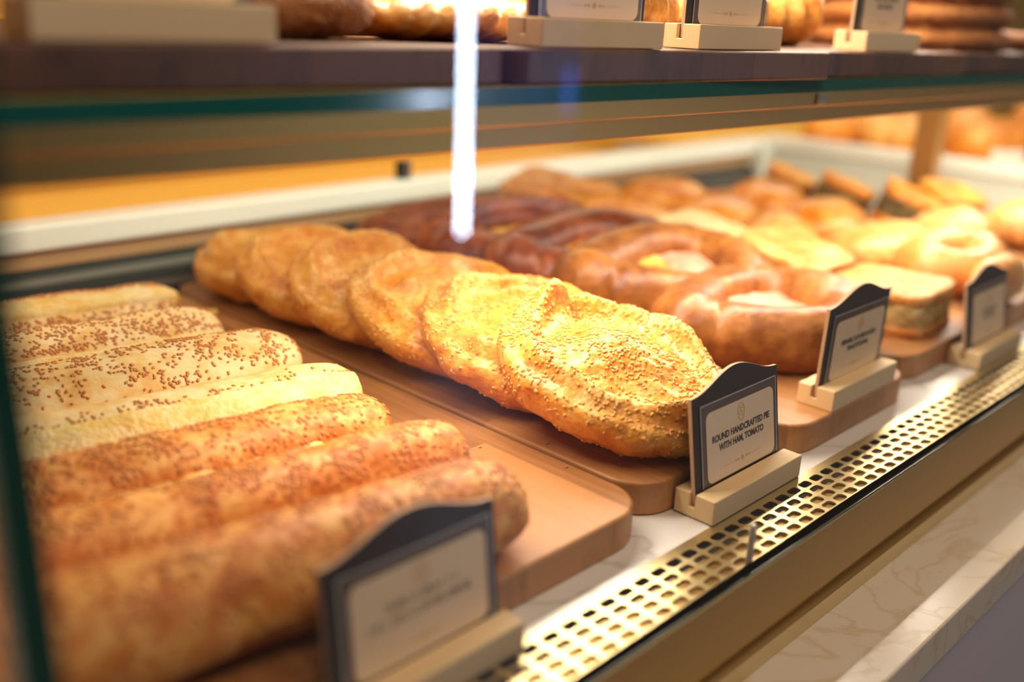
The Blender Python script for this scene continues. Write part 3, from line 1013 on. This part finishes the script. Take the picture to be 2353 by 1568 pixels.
def price_sign(x0, y0, z0, label, lines=None, blur=None, rz=0.0, lean=0.0, seed=0, group=None, text_size=0.0062, tz=0.0375):
    """x0, y0 = front left lower corner of the pine block"""
    L, D, H = 0.106, 0.0295, 0.0160
    e = empty('price_card', (x0, y0, z0), (0, 0, rz), label, 'price card', 'price cards in pine holders')
    slot_y, sw, sd = 0.0165, 0.0046, 0.0095
    poly = [(0, 0), (D, 0), (D, H), (slot_y + sw / 2, H), (slot_y + sw / 2, H - sd), (slot_y - sw / 2, H - sd), (slot_y - sw / 2, H), (0, H)]
    prism('wood_holder', poly, 0, L, M['pine'], e, axis='x', bev=0.0006)
    # the board stands in the slot; everything on it leans together
    PW, SH = 0.1005, 0.0660
    bx = (L - PW) / 2
    pan = empty('sign_board', (bx, slot_y, H - sd + 0.0003), (-lean, 0, 0))
    pan.parent = e
    hump = 0.0115
    pts = [(0, 0), (PW, 0), (PW, SH + 0.003)]
    for i in range(1, 40):
        t = 1 - i / 40
        u = abs(t - 0.5) * 2
        pts.append((PW * t, SH + 0.003 + hump * (math.cos(PI * min(1, u / 0.98)) * 0.5 + 0.5)))
    pts.append((0, SH + 0.003))
    th = 0.0030
    slab = prism('slate_panel', pts, -th / 2, th / 2, M['slate'], pan, axis='y', mats=[M['slate'], M['mdf']], sidemat=True)
    bevel(slab, 0.0004, 2, 0.9)
    yf = -th / 2
    sx0, sx1, sz0, sz1 = 0.0075, PW - 0.0035, 0.0085, SH - 0.0035
    prism('card_sleeve', [(sx0, sz0), (sx1, sz0), (sx1, sz1), (sx0, sz1)], yf - 0.0007, yf - 0.0001, M['sleeve'], pan, axis='y')
    k = 0.0008
    flat_poly('sleeve_rim', [[(sx0, sz1 - k), (sx1, sz1 - k), (sx1, sz1), (sx0, sz1)], [(sx0, sz0), (sx0 + k, sz0), (sx0 + k, sz1), (sx0, sz1)], [(sx1 - k, sz0), (sx1, sz0), (sx1, sz1), (sx1 - k, sz1)]], yf - 0.0008, M['plastic_line'], pan)
    cx0, cx1, cz0, cz1 = sx0 + 0.0055, sx1 - 0.0040, sz0 + 0.001, sz1 - 0.0062
    card = prism('paper_card', rrect(cx0, cx1, cz0, cz1, 0.0055, 6), yf - 0.0010, yf - 0.00075, M['paper'], pan, axis='y')
    yt = yf - 0.00112
    cm = (cx0 + cx1) / 2
    # emblem: two oval rings with a small curled mark inside
    loops = []
    ze = cz1 - 0.0080

    def ring(rx, rz_, w, zc, n=28, a0=0, a1=2 * PI):
        for i in range(n):
            p, q = a0 + (a1 - a0) * i / n, a0 + (a1 - a0) * (i + 1) / n
            loops.append([(cm + rx * math.cos(p), zc + rz_ * math.sin(p)), (cm + rx * math.cos(q), zc + rz_ * math.sin(q)), (cm + (rx - w) * math.cos(q), zc + (rz_ - w) * math.sin(q)), (cm + (rx - w) * math.cos(p), zc + (rz_ - w) * math.sin(p))])
    ring(0.0042, 0.0062, 0.0003, ze)
    ring(0.0034, 0.0052, 0.0002, ze)
    ring(0.0019, 0.0020, 0.0006, ze - 0.0012, 16, -0.5 * PI, 1.2 * PI)
    ring(0.0012, 0.0014, 0.0005, ze + 0.0022, 12, -0.2 * PI, 1.5 * PI)
    flat_poly('emblem', loops, yt, M['gold_ink'], pan)
    # ornament: diamonds on a thin rule
    loops = []
    zo = cz0 + 0.0075
    for dx, r in ((-0.0075, 0.0010), (-0.0048, 0.0012), (0, 0.0021), (0.0048, 0.0012), (0.0075, 0.0010)):
        loops.append([(cm + dx - r, zo), (cm + dx, zo - r), (cm + dx + r, zo), (cm + dx, zo + r)])
    for s in (-1, 1):
        a, b = sorted((cm + s * 0.0090, cm + s * 0.0230))
        loops.append([(a, zo - 0.0001), (b, zo - 0.0001), (b, zo + 0.0001), (a, zo + 0.0001)])
    flat_poly('ornament', loops, yt, M['gold_ink'], pan)
    if lines:
        for i, (t, w) in enumerate(lines):
            text_obj(t, cm, tz - i * text_size * 1.12, yt, text_size, M['ink'], pan, width=w)
    if blur:
        g = np.random.default_rng(seed)
        lp = []
        for (a, b, zz, h) in blur:
            lp += blurred_line(cm + a, cm + b, zz, h, g)
        flat_poly('lettering', lp, yt, M['ink'], pan)
    return e


price_sign(0.2015, 0.2800, 0.0012, 'nearest price card, very blurred, in front of the bread sticks', blur=[(-0.021, 0.022, 0.0385, 0.0045), (-0.031, 0.031, 0.0315, 0.0045)], lean=0.10, seed=1)
price_sign(0.4820, 0.2868, 0.0012, 'card reading ROUND HANDCRAFTED PIE WITH HAM, TOMATO', lines=[('ROUND HANDCRAFTED PIE', 0.068), ('WITH HAM, TOMATO', 0.053)], lean=0.16)
price_sign(0.6600, 0.3035, ZB, 'card reading PEINIRLI SOURDOUGH TRADITIONAL on the boat bread board', lines=[('PEINIRLI SOURDOUGH', 0.056), ('TRADITIONAL', 0.036)], lean=-0.02, text_size=0.0056)
price_sign(0.9120, 0.2868, 0.0012, 'lower price card farthest along the brass grille', blur=[(-0.016, 0.018, 0.037, 0.004), (-0.014, 0.014, 0.0315, 0.004)], lean=0.14, seed=4)

# ----------------------------------------------------------------- upper shelf contents
ZU = 0.2586
TU = 0.0200
board(0.02, 0.400, 0.393, 0.72, ZU, TU, 0.012, 'dark walnut board at the shadowed left of the glass shelf', M['board_dark'])
board(0.4035, 0.745, 0.384, 0.70, ZU, TU, 0.014, 'walnut board under the two sharp cards on the glass shelf', M['board_dark'], rz=-0.035)
board(0.750, 1.040, 0.392, 0.72, ZU, TU, 0.012, 'walnut board third along the glass shelf', M['board_dark'])
board(1.045, 1.380, 0.400, 0.72, ZU, TU, 0.012, 'walnut board at the far right of the glass shelf', M['board_dark'])
ZT = ZU + TU + 0.0003
price_sign(0.150, 0.398, ZT, 'dim blurred price card at the far left of the glass shelf', blur=[(-0.02, 0.02, 0.040, 0.004)], seed=5)
price_sign(0.4265, 0.396, ZT, 'price card with the light bar reflection beside it on the glass shelf', blur=[(-0.02, 0.02, 0.040, 0.004)], seed=6, rz=-0.05)
price_sign(0.5800, 0.396, ZT, 'card reading CROISSANT HOT DOG on the glass shelf', lines=[('CROISSANT HOT DOG', 0.056)], text_size=0.0060, tz=0.0405)
price_sign(0.8300, 0.400, ZT, 'price card on the glass shelf left of the stacked sesame rings', blur=[(-0.022, 0.024, 0.037, 0.0045), (-0.015, 0.016, 0.0305, 0.0045)], seed=8)

e, v, f, nu, nv = loaf('sesame_roll', 0.268, 0.452, ZT, 0.155, 0.058, 0.034, (0, 0, 0.02), 'brown sesame-crusted roll behind the dim left card', 'bread roll', 'rolls on the glass shelf', 'ring_brown', 201, p=5.0, amp=0.003)
scatter('sesame_coat', v, f, 1500, M['seed_dark'], e, lambda p, n: 0.3 + max(0, n[2]), seed=60, size=0.0035)
e, v, f, nu, nv = loaf('sesame_roll', 0.075, 0.450, ZT, 0.10, 0.060, 0.050, (0, 0, 0.1), 'shadowed brown roll cut off by the left frame edge', 'bread roll', 'rolls on the glass shelf', 'ring_brown', 202, p=4.0, amp=0.003)
tw = lambda t, a: 1 + 0.07 * math.sin(30 * t + 2.0 * a)
loaf('flaky_roll', 0.425, 0.468, ZT, 0.150, 0.064, 0.027, (0, 0, -0.02), 'long flaky golden roll behind the reflected light bar', 'pastry', 'flaky rolls on the glass shelf', 'croissant', 203, p=4.0, ridges=tw, nu=90)
loaf('flaky_roll', 0.395, 0.560, ZT, 0.17, 0.065, 0.058, (0, 0, 0.05), 'bright flaky roll behind the long flaky roll', 'pastry', 'flaky rolls on the glass shelf', 'croissant', 204, p=4.0, ridges=tw, nu=90)
loaf('flaky_roll', 0.560, 0.590, ZT, 0.15, 0.065, 0.058, (0, 0, -0.1), 'bright flaky roll behind the reflection card', 'pastry', 'flaky rolls on the glass shelf', 'croissant', 205, p=4.0, ridges=tw, nu=90)


def croissant(x, y, z, L, W, rz, label, seed):
    def rid(t, a):
        k = (t * 4.0) % 1.0
        return 0.90 + 0.16 * k
    return loaf('croissant', x, y, z, L, W, W * 0.95, (0, 0, rz), label, 'croissant', 'croissants on the glass shelf', 'croissant', seed, p=2.4, bend=0.035, ridges=rid, nu=110, nv=30, amp=0.003, taper=lambda t: 1 - 0.35 * abs(t))


croissant(0.606, 0.482, ZT, 0.13, 0.058, 0.9, 'golden croissant between the two sharp cards', 210)
croissant(0.720, 0.480, ZT, 0.14, 0.064, -0.2, 'golden croissant right of the card reading CROISSANT HOT DOG', 211)
croissant(0.850, 0.500, ZT, 0.14, 0.064, 0.1, 'golden croissant left of and behind the far shelf card', 212)
croissant(0.745, 0.590, ZT, 0.15, 0.064, 0.1, 'bright croissant in the second row of the glass shelf', 213)
croissant(0.905, 0.610, ZT, 0.15, 0.064, -0.1, 'bright croissant in the second row behind the far shelf card', 214)

for k in range(3):
    e = empty('sesame_ring', (1.160, 0.515, ZT + 0.0245 * k), (0, 0, 0.3 * k), ('lowest', 'middle', 'topmost')[k] + ' brown sesame ring of the stack at the right of the glass shelf', 'bread ring', 'stacked sesame rings')
    v, f = ring_mesh(0.092, 0.0180, 220 + k, zs=0.63)
    mesh_obj('crust', v, f, M['ring_brown'], e)
    scatter('sesame_coat', v, f, 1500, M['seed_dark'], e, lambda p, n: 0.4 + max(0, n[2]), seed=70 + k, size=0.0034)
e = empty('sesame_ring', (1.310, 0.455, ZT), (0, 0, 0.3), 'brown sesame ring lying right of the ring stack', 'bread ring', 'stacked sesame rings')
v, f = ring_mesh(0.055, 0.0148, 226, zs=0.74)
mesh_obj('crust', v, f, M['ring_brown'], e)
loaf('puff_pastry', 1.330, 0.620, ZT, 0.16, 0.10, 0.060, (0, 0, 0.2), 'bright pale puff pastry at the far right of the glass shelf', 'pastry', G3, 'puff', 127, p=3.2, amp=0.006, freq=26)

# the long shelf sags slightly toward its far end
TILT = 0.010
shelf.matrix_world = Matrix.Translation((0.45, 0, ZS)) @ Matrix.Rotation(TILT, 4, 'Y') @ Matrix.Translation((-0.45, 0, -ZS))
for o in list(COL.objects):
    if o.parent is None and o.name not in ('display_case',) and 0.25 < o.location.z < 0.36:
        o.location.z -= TILT * (o.location.x - 0.45)
        o.rotation_euler[1] += TILT

# ----------------------------------------------------------------- neighbouring counter
nc = empty('neighbour_counter', (0, 0, 0), label='pale counter with more pastries beyond the white end panel', cat='counter')
box('counter_top', (XR + 0.03, 3.2, 0.10, 1.35, 0.045, 0.062), M['golden_top'], nc, 0.002)
box('counter_body', (XR + 0.04, 3.2, 0.12, 1.33, -0.70, 0.0448), M['white_panel'], nc)
G5 = 'pastries on the neighbouring counter'
for k, (x, y, L, W, H, mat, rz, lab) in enumerate((
    (1.83, 0.930, 0.17, 0.10, 0.070, 'orange', 0.3, 'blurred orange pastry beyond the end panel, left of the shelf post'),
    (1.86, 0.800, 0.17, 0.11, 0.075, 'croissant', -0.2, 'blurred golden pastry beyond the end panel, just behind the shelf post'),
    (2.02, 0.930, 0.18, 0.11, 0.080, 'croissant', 0.1, 'blurred golden pastry in the second row beyond the end panel'),
    (1.88, 0.655, 0.18, 0.11, 0.080, 'orange', 0.1, 'blurred orange pastry right of the shelf post beyond the end panel'),
    (2.05, 0.760, 0.18, 0.11, 0.090, 'puff', 0.4, 'blurred pale pastry right of the shelf post beyond the end panel'),
    (2.02, 0.580, 0.18, 0.12, 0.090, 'croissant', 0.0, 'blurred golden pastry near the right frame edge beyond the end panel'),
    (2.22, 0.660, 0.20, 0.14, 0.110, 'puff', 0.2, 'tall blurred pale pastry at the right frame edge'),
)):
    loaf('counter_pastry', x, y, 0.0622, L, W, H, (0, 0, rz), lab, 'pastry', G5, mat, 240 + k, p=3.0, amp=0.010, freq=20, nu=40, nv=26)
o = box('white_tag', (-0.030, 0.030, -0.002, 0.002, 0.0, 0.042), M['white'])
o.location = (1.775, 0.575, 0.0625)
o.rotation_euler = (-0.25, 0, -0.7)
tag(o, 'small white tag among the blurred pastries beyond the end panel', 'tag')

# ----------------------------------------------------------------- the shop around the case
def structure(o):
    o['kind'] = 'structure'
    return o


structure(box('floor', (-4, 7, -6.0, 3.0, -1.02, -1.0), simple('shop_floor', lin(120, 108, 98), 0.4, var=0.06), None))
structure(box('wall_back', (-1.5, 6.5, 1.50, 1.56, -1.0, 2.2), M['golden_wall'], None))
bc = empty('back_counter', (0, 0, 0), label='low golden counter along the back wall behind the case', cat='counter')
box('worktop', (-1.2, 1.62, 1.06, 1.48, 0.000, 0.020), M['golden_top'], bc, 0.002)
box('cabinet_body', (-1.2, 1.62, 1.08, 1.47, -1.0, -0.0005), M['golden_wall'], bc)
br = empty('door_bracket', (0, 0, 0), label='small dark bracket standing on the white rear rail', cat='bracket')
box('dark_plate', (0.790, 0.798, 0.962, 0.974, 0.0918, 0.1130), M['black'], br)
box('metal_plate', (0.7981, 0.806, 0.962, 0.974, 0.0918, 0.1130), M['grey_metal'], br)
wall_shop = structure(box('wall_shop_side', (-4, 7, -6.0, -5.95, -1.0, 2.6), simple('dim_shop_wall', lin(44, 40, 42), 0.7), None))

# the tall light bar whose mirror image stands in the front glass
lb = empty('light_bar', (0, 0, 0), label='tall cold-white vertical light bar mirrored in the front glass', cat='lamp')
LBX, LBY = 3.716, -3.513
box('diffuser', (LBX - 0.014, LBX + 0.014, LBY - 0.014, LBY + 0.014, -0.905, 2.2), emis('cold_light_bar', (0.60, 0.74, 1.0, 1), 110.0), lb)
box('housing', (LBX - 0.020, LBX + 0.020, LBY - 0.060, LBY - 0.016, -1.0, 2.22), M['black'], lb)
sc_ = empty('blue_haze_panel', (0, 0, 0), label='added dim blue glow panel beside the light bar, makes the haze mirrored in the glass', cat='glow panel')  # unseen glowing panel, added to give the blue haze in the glass
box('haze_panel_face', (3.80, 4.85, -3.70, -3.68, -0.90, 0.85), emis('haze_panel_glow', (0.15, 0.14, 0.45, 1), 1.0), sc_)
box('blue_patch', (4.70, 4.77, -3.679, -3.670, -0.30, -0.04), emis('blue_patch_face', (0.10, 0.22, 1.0, 1), 5.0), sc_)  # added glow for the brighter blue blob mirrored in the glass
box('haze_panel_back', (3.78, 4.88, -3.76, -3.702, -1.0, 0.88), M['black'], sc_)


# ----------------------------------------------------------------- lights
def area(name, loc, rot, sx, sy, power, col, spread=None):
    l = bpy.data.lights.new(name, 'AREA')
    l.shape = 'RECTANGLE'
    l.size, l.size_y = sx, sy
    l.energy = power
    l.color = col
    if spread:
        l.spread = spread
    o = bpy.data.objects.new(name, l)
    o.location = loc
    o.rotation_euler = rot
    COL.objects.link(o)
    return o


WARM = (1.0, 0.87, 0.71)
area('lower_strip_light', (0.95, 0.450, 0.2200), (-0.16, 0, 0), 1.32, 0.02, 5.4, WARM)
area('rear_strip_light', (0.80, 0.74, 0.2200), (0, 0, 0), 1.6, 0.03, 1.0, WARM)
area('upper_strip_light', (1.00, 0.505, 0.47), (0.12, 0, 0), 1.25, 0.03, 12.0, WARM)
area('back_wall_light', (0.6, 1.22, 0.75), (0.20, 0, 0), 3.0, 0.08, 4.4, (1.0, 0.86, 0.70))
area('counter_light', (2.1, 0.70, 0.55), (0, 0, 0), 0.8, 0.8, 4.0, WARM)
area('shop_ceiling_light', (0.6, -0.45, 1.9), (math.radians(8), 0, 0), 2.4, 1.0, 30.0, (1.0, 0.76, 0.56))

w = bpy.data.worlds.new('shop_ambient')
S.world = w
w.use_nodes = True
w.node_tree.nodes['Background'].inputs['Color'].default_value = (0.5, 0.42, 0.36, 1)
w.node_tree.nodes['Background'].inputs['Strength'].default_value = 0.10

# ----------------------------------------------------------------- camera
cam = bpy.data.cameras.new('camera')
co = bpy.data.objects.new('camera', cam)
COL.objects.link(co)
R0 = [0.70169, -0.71156, 0.036]
right = Vector((0.7017, -0.7116, 0.0360)).normalized()
down = Vector((-0.2027, -0.2478, -0.9474))
fwd = right.cross(down).normalized()
if fwd.y < 0:
    fwd = -fwd
down = fwd.cross(right).normalized()
if down.z > 0:
    down = -down
mw = Matrix(((right.x, -down.x, -fwd.x, 0.0), (right.y, -down.y, -fwd.y, 0.0), (right.z, -down.z, -fwd.z, 0.30), (0, 0, 0, 1)))
co.matrix_world = mw
cam.sensor_width = 36.0
cam.sensor_fit = 'HORIZONTAL'
cam.lens = 2288.0 / 2353.0 * 36.0
cam.clip_start = 0.01
cam.clip_end = 50
cam.dof.use_dof = True
cam.dof.focus_distance = 0.665
cam.dof.aperture_fstop = 2.15
S.camera = co

S.view_settings.view_transform = 'Standard'
S.view_settings.look = 'None'
S.view_settings.gamma = 1.0
S.view_settings.use_curve_mapping = False
S.view_settings.exposure = 0.0
S.cycles.use_denoising = True
S.cycles.max_bounces = 8
S.cycles.transparent_max_bounces = 12
S.cycles.caustics_reflective = False
S.cycles.caustics_refractive = False
S.cycles.sample_clamp_indirect = 6.0
